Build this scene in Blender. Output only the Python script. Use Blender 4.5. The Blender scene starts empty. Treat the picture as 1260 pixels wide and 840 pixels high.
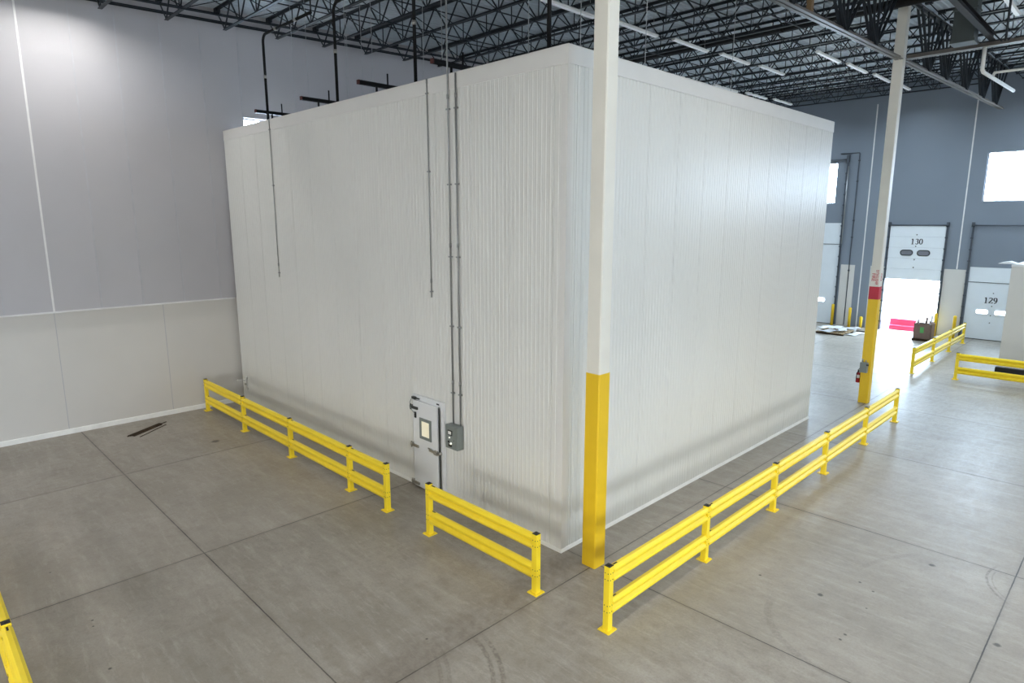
import bpy, math, random
from mathutils import Vector, Matrix
random.seed(7)
S = bpy.context.scene
COL = S.collection

# ------------------------------------------------------------------ camera
cam_d = bpy.data.cameras.new('camera')
cam = bpy.data.objects.new('camera', cam_d)
COL.objects.link(cam)
cam_d.sensor_width = 36.0
cam_d.lens = 787.6 / 1260 * 36.0
cam_d.clip_end = 300
cam.location = (7.52, -8.78, 6.34)
cam.rotation_euler = (math.pi / 2 - 0.1852, 0.0, 0.7908)
S.camera = cam

# ------------------------------------------------------------------ light and exposure
SKY = 37.0
LAMP_W = 18.0         # lamps left of the box
HALL_LAMP_W = 46.0    # lamps of the open hall to the right
DOCK_LAMP_W = 150.0   # lamps near the dock wall, partly added to brighten it
WALL_LAMP_W = 200.0   # the one lamp close to the left wall
S.view_settings.view_transform = 'Standard'
S.view_settings.look = 'None'
S.view_settings.gamma = 1.0
S.view_settings.use_curve_mapping = False
S.view_settings.exposure = 0.0
w = bpy.data.worlds.new('overcast_sky')
S.world = w
w.use_nodes = True
nt = w.node_tree
nt.nodes.clear()
bg = nt.nodes.new('ShaderNodeBackground')
out = nt.nodes.new('ShaderNodeOutputWorld')
bg.inputs[1].default_value = SKY
# overcast sky: blue beyond the dock wall (+Y), paler and weaker on the other sides
tcw = nt.nodes.new('ShaderNodeTexCoord'); sxyz = nt.nodes.new('ShaderNodeSeparateXYZ')
rampw = nt.nodes.new('ShaderNodeValToRGB'); mr = nt.nodes.new('ShaderNodeMapRange')
nt.links.new(tcw.outputs['Generated'], sxyz.inputs[0])
nt.links.new(sxyz.outputs[1], mr.inputs[0])
mr.inputs[1].default_value = -1.0; mr.inputs[2].default_value = 1.0
nt.links.new(mr.outputs[0], rampw.inputs[0])
rampw.color_ramp.elements[0].position = 0.45; rampw.color_ramp.elements[0].color = (0.80, 0.81, 0.81, 1)
rampw.color_ramp.elements[1].position = 0.62; rampw.color_ramp.elements[1].color = (0.60, 0.79, 1.0, 1)
nt.links.new(rampw.outputs[0], bg.inputs[0])
nt.links.new(bg.outputs[0], out.inputs[0])


def portal(loc, rot, sx, sy):
    d = bpy.data.lights.new('window_portal', 'AREA')
    d.shape = 'RECTANGLE'; d.size = sx; d.size_y = sy
    d.cycles.is_portal = True
    o = bpy.data.objects.new('window_portal', d)
    o.location = loc; o.rotation_euler = rot
    COL.objects.link(o)


def roofz(y):                       # underside of the roof deck, rising towards the dock wall
    return 13.10 + 0.0297 * y


# ------------------------------------------------------------------ materials
def lin(c):
    return tuple(((v / 255) / 12.92 if v / 255 <= 0.04045 else ((v / 255 + 0.055) / 1.055) ** 2.4) for v in c) + (1,)


def mat(name, rgb, rough=0.5, metal=0.0, spec=0.5, var=0.06, scale=3.0, bump=0.0, bscale=40.0, coat=0.0, emit=None, es=0):
    m = bpy.data.materials.new(name)
    m.use_nodes = True
    t = m.node_tree
    b = t.nodes['Principled BSDF']
    c = lin(rgb)
    b.inputs['Roughness'].default_value = rough
    b.inputs['Metallic'].default_value = metal
    b.inputs['Specular IOR Level'].default_value = spec
    b.inputs['Coat Weight'].default_value = coat
    tc = t.nodes.new('ShaderNodeTexCoord')
    n = t.nodes.new('ShaderNodeTexNoise')
    n.inputs['Scale'].default_value = scale
    n.inputs['Detail'].default_value = 5
    t.links.new(tc.outputs['Object'], n.inputs['Vector'])
    r = t.nodes.new('ShaderNodeValToRGB')
    r.color_ramp.elements[0].position = 0.3
    r.color_ramp.elements[1].position = 0.7
    r.color_ramp.elements[0].color = tuple(v * (1 - var) for v in c[:3]) + (1,)
    r.color_ramp.elements[1].color = tuple(min(1, v * (1 + var)) for v in c[:3]) + (1,)
    t.links.new(n.outputs['Fac'], r.inputs['Fac'])
    t.links.new(r.outputs['Color'], b.inputs['Base Color'])
    if bump:
        n2 = t.nodes.new('ShaderNodeTexNoise')
        n2.inputs['Scale'].default_value = bscale
        t.links.new(tc.outputs['Object'], n2.inputs['Vector'])
        bp = t.nodes.new('ShaderNodeBump')
        bp.inputs['Strength'].default_value = bump
        bp.inputs['Distance'].default_value = 0.02
        t.links.new(n2.outputs['Fac'], bp.inputs['Height'])
        t.links.new(bp.outputs['Normal'], b.inputs['Normal'])
    if emit:
        b.inputs['Emission Color'].default_value = lin(emit)
        b.inputs['Emission Strength'].default_value = es
    return m


M = {}
M['box'] = mat('white_ribbed_panel', (214, 214, 209), 0.32, 0, 0.5, 0.02, 0.6)
M['boxtrim'] = mat('white_metal_trim', (213, 212, 208), 0.4, 0, 0.5, 0.02, 2)
M['sealant'] = mat('white_base_trim', (226, 226, 222), 0.5)
M['upper'] = mat('grey_wall_cladding', (176, 174, 177), 0.42, 0, 0.5, 0.03, 0.5)
M['far'] = mat('blue_grey_wall_cladding', (122, 131, 142), 0.5, 0, 0.5, 0.03, 0.5)
M['lower'] = mat('white_wall_liner', (204, 201, 195), 0.45, 0, 0.5, 0.02, 0.7)
M['joint'] = mat('white_panel_joint', (222, 221, 220), 0.5)
M['jointgrey'] = mat('grey_panel_joint', (176, 176, 180), 0.5)
M['deck'] = mat('painted_steel_deck', (178, 188, 196), 0.5, 0, 0.4, 0.05, 0.8)
M['joist'] = mat('black_painted_steel', (30, 36, 42), 0.55, 0, 0.4, 0.15, 4)
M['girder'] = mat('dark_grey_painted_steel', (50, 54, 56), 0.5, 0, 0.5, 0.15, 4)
M['pipe'] = mat('black_steel_pipe', (14, 13, 13), 0.65, 0, 0.25, 0.2, 6)
M['orange'] = mat('orange_primer', (84, 42, 38), 0.6)
M['yellow'] = mat('safety_yellow_paint', (246, 216, 44), 0.38, 0, 0.5, 0.03, 5)
M['yellow2'] = mat('yellow_column_wrap', (226, 186, 30), 0.42, 0, 0.5, 0.03, 3)
M['colwhite'] = mat('cream_column_paint', (222, 219, 208), 0.45, 0, 0.5, 0.03, 2)
M['red'] = mat('red_paint', (186, 44, 62), 0.5)
M['black'] = mat('black_plastic', (22, 21, 20), 0.5)
M['galv'] = mat('galvanised_metal', (150, 152, 152), 0.4, 0.5, 0.5, 0.08, 20)
M['steel'] = mat('bright_steel', (170, 168, 160), 0.3, 0.8)
M['ctrl'] = mat('grey_enclosure_paint', (120, 127, 124), 0.4, 0, 0.5, 0.04, 8)
M['ctrldark'] = mat('dark_grey_plastic', (48, 52, 50), 0.4)
M['lampwhite'] = mat('white_indicator', (245, 245, 240), 0.3, emit=(255, 255, 245), es=0.6)
M['doorw'] = mat('white_door_skin', (216, 218, 219), 0.38, 0, 0.5, 0.015, 2)
M['glow'] = mat('lit_room_behind_door_glass', (226, 220, 196), 0.25, emit=(236, 228, 200), es=0.35)
M['dockdoor'] = mat('pale_dock_door_skin', (222, 228, 232), 0.42, 0, 0.5, 0.02, 2)
M['dockpane'] = mat('grey_vision_pane', (120, 122, 130), 0.25)
M['track'] = mat('dark_galvanised_track', (78, 84, 92), 0.45, 0.3)
M['wood'] = mat('dark_scrap_wood', (62, 50, 38), 0.8, 0, 0.2, 0.3, 12)
M['woodpale'] = mat('pale_pallet_wood', (150, 128, 96), 0.8, 0, 0.2, 0.25, 12)
M['sheet'] = mat('white_plastic_wrap', (226, 228, 230), 0.3, 0, 0.5, 0.05, 9)
M['card'] = mat('brown_cardboard', (122, 104, 96), 0.85, 0, 0.2, 0.08, 8)
M['green'] = mat('green_print', (84, 156, 88), 0.7)
M['redplastic'] = mat('red_plastic_with_glare', (216, 66, 104), 0.5)  # red lightened to pink, the doorway glare put into the colour
M['cone'] = mat('outdoor_concrete', (190, 190, 186), 0.8)
M['lens'] = mat('lamp_lens', (250, 250, 248), 0.4, emit=(255, 252, 245), es=3.0)
M['lensdim'] = mat('dimmed_lamp_lens', (236, 240, 242), 0.4, emit=(240, 246, 255), es=0.15)
M['tan'] = mat('tan_primer', (112, 90, 62), 0.7)
M['duct'] = mat('dark_sheet_metal', (58, 66, 66), 0.55, 0.1)
M['extred'] = mat('extinguisher_red', (150, 20, 28), 0.3)
M['rubber'] = mat('black_rubber', (16, 16, 17), 0.7)
M['wire'] = mat('pale_hanger_wire', (168, 172, 174), 0.5)
M['text'] = mat('black_lettering', (30, 32, 36), 0.6)

gm = bpy.data.materials.new('clear_glass'); gm.use_nodes = True
t = gm.node_tree; t.nodes.clear()
o_ = t.nodes.new('ShaderNodeOutputMaterial'); mx = t.nodes.new('ShaderNodeMixShader')
tr = t.nodes.new('ShaderNodeBsdfTransparent'); gl = t.nodes.new('ShaderNodeBsdfGlossy')
gl.inputs['Roughness'].default_value = 0.05
mx.inputs[0].default_value = 0.06
t.links.new(tr.outputs[0], mx.inputs[1]); t.links.new(gl.outputs[0], mx.inputs[2]); t.links.new(mx.outputs[0], o_.inputs[0])
M['glass'] = gm


def floor_material():
    m = bpy.data.materials.new('polished_concrete'); m.use_nodes = True
    t = m.node_tree; N = t.nodes; L = t.links
    b = N['Principled BSDF']
    tc = N.new('ShaderNodeTexCoord'); sp = N.new('ShaderNodeSeparateXYZ')
    L.new(tc.outputs['Object'], sp.inputs[0])

    def ma(op, a, b_=None, c_=None):
        n = N.new('ShaderNodeMath'); n.operation = op
        for i, v in enumerate((a, b_, c_)):
            if v is None: continue
            if isinstance(v, (int, float)): n.inputs[i].default_value = v
            else: L.new(v, n.inputs[i])
        return n.outputs[0]

    def noise(scale, detail=6, rough=0.6, vec=None, dist=0.0):
        n = N.new('ShaderNodeTexNoise'); n.inputs['Scale'].default_value = scale
        n.inputs['Detail'].default_value = detail; n.inputs['Roughness'].default_value = rough
        n.inputs['Distortion'].default_value = dist
        L.new(vec or tc.outputs['Object'], n.inputs['Vector'])
        return n.outputs['Fac']

    def mapr(v, a, b_, c_, d):
        n = N.new('ShaderNodeMapRange')
        L.new(v, n.inputs[0])
        for i, q in enumerate((a, b_, c_, d)): n.inputs[i + 1].default_value = q
        return n.outputs[0]

    def mix(fac, a, col, mode='MIX'):
        n = N.new('ShaderNodeMix'); n.data_type = 'RGBA'; n.blend_type = mode
        if isinstance(fac, (int, float)): n.inputs[0].default_value = fac
        else: L.new(fac, n.inputs[0])
        for i, v in ((6, a), (7, col)):
            if isinstance(v, tuple): n.inputs[i].default_value = v
            else: L.new(v, n.inputs[i])
        return n.outputs[2]
    X, Y = sp.outputs[0], sp.outputs[1]
    big = noise(0.35, 5, 0.55); med = noise(1.4, 6, 0.6, dist=0.1); fine = noise(26, 6, 0.7)
    mp = N.new('ShaderNodeMapping'); mp.inputs['Scale'].default_value = (0.5, 2.6, 1); mp.inputs['Rotation'].default_value = (0, 0, 0.5)
    L.new(tc.outputs['Object'], mp.inputs[0]); streak = noise(1.1, 5, 0.55, mp.outputs[0], 0.2)
    r = N.new('ShaderNodeValToRGB'); L.new(big, r.inputs[0])
    r.color_ramp.elements[0].position = 0.3; r.color_ramp.elements[0].color = lin((140, 133, 121))
    r.color_ramp.elements[1].position = 0.72; r.color_ramp.elements[1].color = lin((172, 165, 154))
    c = r.outputs[0]
    c = mix(mapr(med, 0.35, 0.7, 0, 0.6), c, lin((120, 112, 100)))
    c = mix(mapr(noise(5.5, 8, 0.75), 0.48, 0.72, 0, 0.5), c, lin((112, 103, 92)))
    c = mix(mapr(noise(3.2, 8, 0.75, mp.outputs[0]), 0.52, 0.72, 0, 0.4), c, lin((196, 190, 180)))
    c = mix(mapr(streak, 0.5, 0.75, 0, 0.4), c, lin((180, 175, 166)))
    c = mix(mapr(fine, 0.42, 0.72, 0, 0.34), c, lin((110, 104, 96)))
    # slabs differ slightly in tone
    vr = N.new('ShaderNodeTexWhiteNoise'); vr.noise_dimensions = '2D'
    cb = N.new('ShaderNodeCombineXYZ')
    L.new(ma('FLOOR', ma('DIVIDE', ma('ADD', X, 4.87 + 55.6), 5.56)), cb.inputs[0])
    L.new(ma('FLOOR', ma('DIVIDE', ma('ADD', Y, -0.15 + 51), 5.1)), cb.inputs[1])
    L.new(cb.outputs[0], vr.inputs['Vector'])
    c = mix(mapr(vr.outputs['Value'], 0, 1, 0, 0.2), c, lin((188, 180, 168)))
    # saw cut joints
    wob = ma('MULTIPLY', ma('SUBTRACT', noise(9, 2), 0.5), 0.010)
    d = None
    for cx, axis in [(-10.4, X), (-4.86, X), (0.75, X), (6.39, X), (12.0, X)] + [(v, Y) for v in (-10.1, -4.96, 0.15, 5.22, 10.4, 15.66, 20.8, 26.0, 31.2)]:
        e = ma('ABSOLUTE', ma('ADD', ma('SUBTRACT', axis, cx), wob))
        d = e if d is None else ma('MINIMUM', d, e)
    line = mapr(d, 0.006, 0.013, 1, 0)
    halo = mapr(d, 0.0, 0.09, 0.22, 0)
    c = mix(halo, c, lin((92, 84, 74)))
    c = mix(ma('MULTIPLY', line, mapr(noise(0.9, 2), 0.3, 0.6, 0.45, 0.95)), c, lin((44, 40, 37)))

    def dist(cx, cy):
        return ma('SQRT', ma('ADD', ma('POWER', ma('ABSOLUTE', ma('SUBTRACT', X, cx)), 2), ma('POWER', ma('ABSOLUTE', ma('SUBTRACT', Y, cy)), 2)))
    # tyre arcs and dark spots
    for cx, cy, rr, wd, st, (ax, ay, ar) in ((0.42, -4.83, 1.93, 0.035, 0.5, (1.5, -3.3, 1.0)), (0.42, -4.83, 2.07, 0.035, 0.5, (1.5, -3.3, 1.0)),
                                             (-0.13, -5.61, 2.15, 0.03, 0.3, (1.1, -3.8, 0.8)), (-0.13, -5.61, 2.27, 0.03, 0.3, (1.1, -3.8, 0.8)),
                                             (7.19, 4.98, 1.18, 0.02, 0.55, (6.1, 4.7, 0.8)), (7.19, 4.98, 1.10, 0.012, 0.3, (6.1, 4.7, 0.7)),
                                             (4.97, 1.55, 1.41, 0.06, 0.25, (4.2, 0.5, 1.3)), (7.79, 2.71, 3.58, 0.05, 0.2, (4.5, 4.2, 1.0))):
        ring = mapr(ma('ABSOLUTE', ma('SUBTRACT', dist(cx, cy), rr)), wd * 0.7, wd * 1.3, st, 0)
        zone = mapr(dist(ax, ay), ar * 0.6, ar, 1, 0)
        c = mix(ma('MULTIPLY', ma('MULTIPLY', ring, zone), mapr(noise(18, 2), 0.35, 0.6, 0.2, 1)), c, lin((84, 76, 68)))
    for cx, cy, rr in ((-11.35, -2.36, 0.13), (4.11, 2.09, 0.055), (4.46, 3.0, 0.03), (4.72, 2.85, 0.025), (5.22, 4.59, 0.06), (4.78, 1.06, 0.028), (4.79, 1.24, 0.028),
                       (4.80, 2.23, 0.02), (6.51, 2.62, 0.06), (3.10, 1.96, 0.03), (-3.9, -7.03, 0.025), (-3.71, -7.06, 0.02), (-6.12, -7.23, 0.02), (0.28, -3.47, 0.025), (-2.4, -7.13, 0.03)):
        s_ = mapr(ma('ADD', dist(cx, cy), ma('MULTIPLY', noise(14, 2), rr * 0.8)), rr * 0.9, rr * 1.5, 0.8, 0)
        c = mix(s_, c, lin((52, 48, 44)))
    # drag smear from the box corner towards the lower left
    q = ma('ABSOLUTE', ma('SUBTRACT', X, ma('ADD', 0.35, ma('MULTIPLY', Y, -0.04))))
    sm = ma('MULTIPLY', mapr(q, 0.15, 0.6, 0.5, 0), mapr(Y, 0.6, -0.3, 0, 1))
    c = mix(ma('MULTIPLY', sm, mapr(noise(6, 5), 0.3, 0.6, 0.2, 1)), c, lin((104, 94, 84)))
    L.new(c, b.inputs['Base Color'])
    mp2 = N.new('ShaderNodeMapping'); mp2.inputs['Scale'].default_value = (3.2, 0.9, 1); mp2.inputs['Rotation'].default_value = (0, 0, 0.35)
    L.new(tc.outputs['Object'], mp2.inputs[0]); scr = noise(3.0, 8, 0.7, mp2.outputs[0], 0.5)
    L.new(mapr(scr, 0.0, 1.0, 0.16, 0.62), b.inputs['Roughness'])
    b.inputs['Specular IOR Level'].default_value = 0.35
    bp = N.new('ShaderNodeBump'); bp.inputs['Strength'].default_value = 0.12; bp.inputs['Distance'].default_value = 0.01
    L.new(ma('SUBTRACT', ma('ADD', ma('MULTIPLY', noise(5, 5), 0.6), ma('MULTIPLY', fine, 0.25)), line), bp.inputs['Height'])
    L.new(bp.outputs[0], b.inputs['Normal'])
    return m


M['floor'] = floor_material()


# ------------------------------------------------------------------ mesh helpers
class MB:
    def __init__(s): s.v = []; s.f = []; s.smooth = []; s.marks = []

    def box(s, x0, y0, z0, x1, y1, z1):
        s.marks.append((len(s.v), len(s.f)))
        n = len(s.v)
        s.v += [(x, y, z) for z in (z0, z1) for y in (y0, y1) for x in (x0, x1)]
        s.f += [tuple(n + i for i in q) for q in ((0, 2, 3, 1), (4, 5, 7, 6), (0, 1, 5, 4), (2, 6, 7, 3), (0, 4, 6, 2), (1, 3, 7, 5))]
        s.smooth += [False] * 6
        return s

    def prism(s, prof, p, q, up=(0, 0, 1)):
        """extrude a closed 2-D profile (side, up) from p to q"""
        s.marks.append((len(s.v), len(s.f)))
        p, q = Vector(p), Vector(q); d = (q - p).normalized(); up = Vector(up)
        if abs(d.dot(up)) > 0.99: up = Vector((0, 1, 0))
        side = d.cross(up).normalized(); u = side.cross(d)
        n = len(s.v); k = len(prof)
        for c in (p, q):
            s.v += [tuple(c + side * a + u * b) for a, b in prof]
        s.f += [(n + i, n + (i + 1) % k, n + k + (i + 1) % k, n + k + i) for i in range(k)]
        s.f += [tuple(n + k - 1 - i for i in range(k)), tuple(n + k + i for i in range(k))]
        s.smooth += [False] * (k + 2)
        return s

    def bar(s, p, q, w, h=None, up=(0, 0, 1)):
        h = h or w
        return s.prism([(-w / 2, -h / 2), (w / 2, -h / 2), (w / 2, h / 2), (-w / 2, h / 2)], p, q, up)

    def angle(s, p, q, w, th=0.012, up=(0, 0, 1), flip=False):
        """back-to-back double angle (T outline)"""
        g = th * 1.6; a = w
        sg = -1 if flip else 1
        pr = [(-a, 0), (a, 0), (a, sg * th), (g, sg * th), (g, sg * a), (-g, sg * a), (-g, sg * th), (-a, sg * th)]
        return s.prism(pr, p, q, up)

    def tube(s, pts, r, n=10, caps=True):
        s.marks.append((len(s.v), len(s.f)))
        pts = [Vector(p) for p in pts]; base = len(s.v)
        prev = None
        for i, p in enumerate(pts):
            if i == 0: d = pts[1] - p
            elif i == len(pts) - 1: d = p - pts[i - 1]
            else: d = (pts[i + 1] - p).normalized() + (p - pts[i - 1]).normalized()
            d.normalize()
            if prev is None:
                a = d.orthogonal().normalized()
            else:
                a = (prev - d * prev.dot(d)).normalized()
            prev = a; b = d.cross(a)
            for k in range(n):
                an = 2 * math.pi * k / n
                s.v.append(tuple(p + a * math.cos(an) * r + b * math.sin(an) * r))
        for i in range(len(pts) - 1):
            for k in range(n):
                s.f.append((base + i * n + k, base + i * n + (k + 1) % n, base + (i + 1) * n + (k + 1) % n, base + (i + 1) * n + k)); s.smooth.append(True)
        if caps:
            s.f.append(tuple(base + n - 1 - k for k in range(n))); s.smooth.append(False)
            e = base + (len(pts) - 1) * n
            s.f.append(tuple(e + k for k in range(n))); s.smooth.append(False)
        return s

    def lathe(s, prof, c=(0, 0, 0), n=20):
        s.marks.append((len(s.v), len(s.f)))
        base = len(s.v); c = Vector(c)
        for r, z in prof:
            for k in range(n):
                a = 2 * math.pi * k / n
                s.v.append((c.x + r * math.cos(a), c.y + r * math.sin(a), c.z + z))
        for i in range(len(prof) - 1):
            for k in range(n):
                s.f.append((base + i * n + k, base + i * n + (k + 1) % n, base + (i + 1) * n + (k + 1) % n, base + (i + 1) * n + k)); s.smooth.append(True)
        s.f.append(tuple(base + n - 1 - k for k in range(n))); s.smooth.append(False)
        e = base + (len(prof) - 1) * n
        s.f.append(tuple(e + k for k in range(n))); s.smooth.append(False)
        return s

    def poly(s, pts):
        n = len(s.v); s.v += [tuple(p) for p in pts]; s.f.append(tuple(range(n, n + len(pts)))); s.smooth.append(False)
        return s

    def each(s, name, m, parent=None, bevel=0.0):
        """one object for every primitive that was added"""
        mk = s.marks + [(len(s.v), len(s.f))]; out = []
        for (v0, f0), (v1, f1) in zip(mk, mk[1:]):
            q = MB(); q.v = s.v[v0:v1]; q.f = [tuple(i - v0 for i in f) for f in s.f[f0:f1]]; q.smooth = s.smooth[f0:f1]
            out.append(q.build(name, m, parent, bevel))
        return out

    def build(s, name, m, parent=None, bevel=0.0):
        me = bpy.data.meshes.new(name)
        off = Vector(parent.location) if parent is not None and parent.parent is None and parent.type == 'EMPTY' else Vector((0, 0, 0))
        if parent is not None and parent.parent is not None:
            off = Vector((0, 0, 0)); pp = parent
            while pp: off += Vector(pp.location); pp = pp.parent
        elif parent is not None: off = Vector(parent.location)
        me.from_pydata([tuple(Vector(v) - off) for v in s.v], [], s.f)
        me.polygons.foreach_set('use_smooth', s.smooth)
        me.materials.append(M[m] if isinstance(m, str) else m)
        me.update()
        o = bpy.data.objects.new(name, me)
        COL.objects.link(o)
        if parent is not None: o.parent = parent
        if bevel:
            b = o.modifiers.new('bevel', 'BEVEL'); b.width = bevel; b.segments = 2; b.limit_method = 'ANGLE'
        return o


def tag(o, label=None, cat=None, group=None, kind=None):
    if label: o['label'] = label
    if cat: o['category'] = cat
    if group: o['group'] = group
    if kind: o['kind'] = kind
    return o


def empty(name, loc, label=None, cat=None, group=None):
    o = bpy.data.objects.new(name, None); o.location = loc; COL.objects.link(o)
    o.empty_display_size = 0.2
    return tag(o, label, cat, group)


def dup(root, loc):
    r = root.copy(); COL.objects.link(r); r.location = loc
    for ch in root.children:
        if ch.type == 'LIGHT': continue
        c = ch.copy(); COL.objects.link(c); c.parent = r
        for g in ch.children:
            d = g.copy(); COL.objects.link(d); d.parent = c
    return r


def struct(o, label=None): o['kind'] = 'structure'; 
def bounds_panel(mb, axis, pos, th, u0, u1, z0, z1, holes):
    """wall slab in the plane axis=pos (thickness th away), with rectangular holes (u0,u1,z0,z1)"""
    us = sorted({u0, u1, *[h[0] for h in holes], *[h[1] for h in holes]})
    zs = sorted({z0, z1, *[h[2] for h in holes], *[h[3] for h in holes]})
    for a, b in zip(us, us[1:]):
        runs = []
        for c, d in zip(zs, zs[1:]):
            mu, mz = (a + b) / 2, (c + d) / 2
            if any(h[0] < mu < h[1] and h[2] < mz < h[3] for h in holes): continue
            if runs and abs(runs[-1][1] - c) < 1e-6: runs[-1][1] = d
            else: runs.append([c, d])
        for c, d in runs:
            lo, hi = min(pos, pos + th), max(pos, pos + th)
            if axis == 'y': mb.box(a, lo, c, b, hi, d)
            else: mb.box(lo, a, c, hi, b, d)
    return mb


def text_mesh(s, size, mtx, name, m, parent, bold=0.0, ext=0.004):
    cu = bpy.data.curves.new(name, 'FONT'); cu.body = s; cu.size = size; cu.align_x = 'CENTER'; cu.align_y = 'CENTER'
    cu.extrude = ext; cu.offset = bold
    tmp = bpy.data.objects.new('tmp', cu); COL.objects.link(tmp)
    bpy.context.view_layer.update()
    me = bpy.data.meshes.new_from_object(tmp.evaluated_get(bpy.context.evaluated_depsgraph_get()))
    bpy.data.objects.remove(tmp)
    off = Vector((0, 0, 0)); pp = parent
    while pp: off += Vector(pp.location); pp = pp.parent
    me.transform(Matrix.Translation(-off) @ mtx)
    me.materials.clear(); me.materials.append(M[m])
    o = bpy.data.objects.new(name, me); COL.objects.link(o); o.parent = parent
    return o


# ------------------------------------------------------------------ setting
X0, X1, Y0, Y1 = -15.19, 17.7, -24.0, 33.6

fl = MB().box(X0 - 0.35, Y0 - 0.3, -0.2, X1 + 0.3, Y1 + 0.3, 0.0).build('floor', 'floor'); struct(fl)
g = MB().box(-40, Y1 + 0.3, -0.3, 40, Y1 + 60, -0.02).build('trim_1', 'cone'); g['label'] = 'pale concrete yard outside the open dock door'; struct(g)

# left wall: white liner below, grey cladding above with a lip
WIN_L = (0.75, 3.25, 7.45, 9.82)
lw = bounds_panel(MB(), 'x', X0, -0.3, Y0, Y1, 0.0, 3.74, []).build('wall_left', 'lower'); struct(lw)
uw = bounds_panel(MB(), 'x', X0 + 0.07, -0.37, Y0, Y1, 3.74, 14.3, [WIN_L]).build('wall_left', 'upper'); struct(uw)
lip = MB().box(X0, Y0, 3.70, X0 + 0.10, -0.02, 3.745).build('trim_2', 'joint'); struct(lip)
bb = MB().prism([(-0.0, 0), (0.05, 0), (0.03, 0.13), (0, 0.15)], (X0, Y0, 0), (X0, -0.02, 0)).build('baseboard_left', 'sealant'); struct(bb)
for k, (y, wd, m) in enumerate([(-5.24, 0.05, 'joint')] + [(y, 0.04, 'jointgrey') for y in (-11.1, -9.9, -8.75, -7.6, -6.4, -4.02, -2.87, -1.65, -0.47, 0.74, 1.9)]):
    top = roofz(y) - 0.02 if not (WIN_L[0] < y < WIN_L[1]) else WIN_L[2]
    o = MB().box(X0 + 0.065, y - wd / 2, 3.75, X0 + 0.078, y + wd / 2, top).build('trim_%d' % (k + 3), m); struct(o)
for k, y in enumerate((-5.24, -2.3)):
    o = MB().box(X0 - 0.002, y - 0.008, 0.15, X0 + 0.003, y + 0.008, 3.69).build('trim_%d' % (k + 20), 'jointgrey'); struct(o)
# window in the left wall
wf = MB(); y0, y1, z0, z1 = WIN_L
for a in ((y0, z0, y1, z0 + 0.05), (y0, z1 - 0.05, y1, z1), (y0, z0, y0 + 0.05, z1), (y1 - 0.05, z0, y1, z1)):
    wf.box(X0 - 0.2, a[0], a[1], X0 - 0.1, a[2], a[3])
wn = wf.build('window_1', 'jointgrey'); struct(wn)
MB().box(X0 - 0.16, y0, z0, X0 - 0.15, y1, z1).build('window_pane', 'glass', wn)
portal((X0 - 0.33, (y0 + y1) / 2, (z0 + z1) / 2), (0, math.radians(-90), 0), z1 - z0, y1 - y0)

# far wall with windows, the open dock door and the door vision panels
W_A = (-9.65, -7.12, 7.42, 9.85)
W_B = (0.32, 2.86, 7.38, 9.93)
W_C = (7.7, 10.25, 7.4, 9.9)      # further windows of the same wall, right of the picture
W_D = (13.6, 16.1, 7.4, 9.9)
D130 = (-3.88, -1.12, 0.0, 3.05)
D129 = (0.18, 2.94, 0.0, 3.92)
D131 = (-9.45, -6.60, 0.0, 6.25)
fw = bounds_panel(MB(), 'y', Y1, 0.25, X0, X1, 0.0, 14.35, [W_A, W_B, W_C, W_D, D130, D129, D131]).build('wall_far', 'far'); struct(fw)
for k, (a, b, c, d) in enumerate((W_A, W_B, W_C, W_D)):
    wf = MB()
    for q in ((a, c, b, c + 0.05), (a, d - 0.05, b, d), (a, c, a + 0.05, d), (b - 0.05, c, b, d)):
        wf.box(q[0], Y1 + 0.08, q[1], q[2], Y1 + 0.18, q[3])
    wn = wf.build('window_%d' % (k + 2), 'jointgrey'); struct(wn)
    MB().box(a, Y1 + 0.12, c, b, Y1 + 0.13, d).build('window_pane', 'glass', wn)
    portal(((a + b) / 2, Y1 + 0.28, (c + d) / 2), (math.radians(-90), 0, 0), b - a, d - c)
portal((-2.5, Y1 + 0.28, 1.52), (math.radians(-90), 0, 0), 2.76, 3.05)
# white liners between the doors, white panel joints
for k, (a, b, zt) in enumerate(((-6.42, -5.62, 3.74), (-1.00, 0.02, 3.74), (-4.75, -4.0, 3.74))):
    o = MB().box(a, Y1 - 0.03, 0.0, b, Y1, zt).build('trim_%d' % (k + 30), 'lower'); struct(o)
for k, (x, zt, zb) in enumerate(((-5.24, 13.0, 0.0), (-0.42, 13.9, 3.76))):
    o = MB().box(x - 0.03, Y1 - 0.02, zb, x + 0.03, Y1, zt).build('trim_%d' % (k + 40), 'joint'); struct(o)

# unseen walls of the hall behind and to the right of the camera
BW = [(-1.0, 1.8, 0.0, 3.05), (8.5, 11.3, 0.0, 3.05), (-6.0, -3.4, 7.4, 9.9), (4.0, 6.6, 7.4, 9.9)]
bw = bounds_panel(MB(), 'y', Y0, -0.25, X0, X1, 0.0, 13.0, BW).build('wall_back', 'upper'); struct(bw)
RW = [(-6.5, -3.7, 0.0, 3.05), (1.0, 3.4, 0.0, 3.05), (-14.0, -11.4, 7.4, 9.9), (4.0, 6.6, 7.4, 9.9)]
rw = bounds_panel(MB(), 'x', X1, 0.25, Y0, Y1, 0.0, 14.35, RW).build('wall_right', 'upper'); struct(rw)
for a, b, c, d in BW: portal(((a + b) / 2, Y0 - 0.28, (c + d) / 2), (math.radians(90), 0, 0), b - a, d - c)
for a, b, c, d in RW: portal((X1 + 0.28, (a + b) / 2, (c + d) / 2), (0, math.radians(90), 0), d - c, b - a)
g = MB().box(X1 + 0.3, -40, -0.3, X1 + 40, Y1, -0.02).build('trim_2', 'cone'); struct(g)
g = MB().box(X0, Y0 - 40, -0.3, X1, Y0 - 0.3, -0.02).build('trim_2', 'cone'); struct(g)

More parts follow.
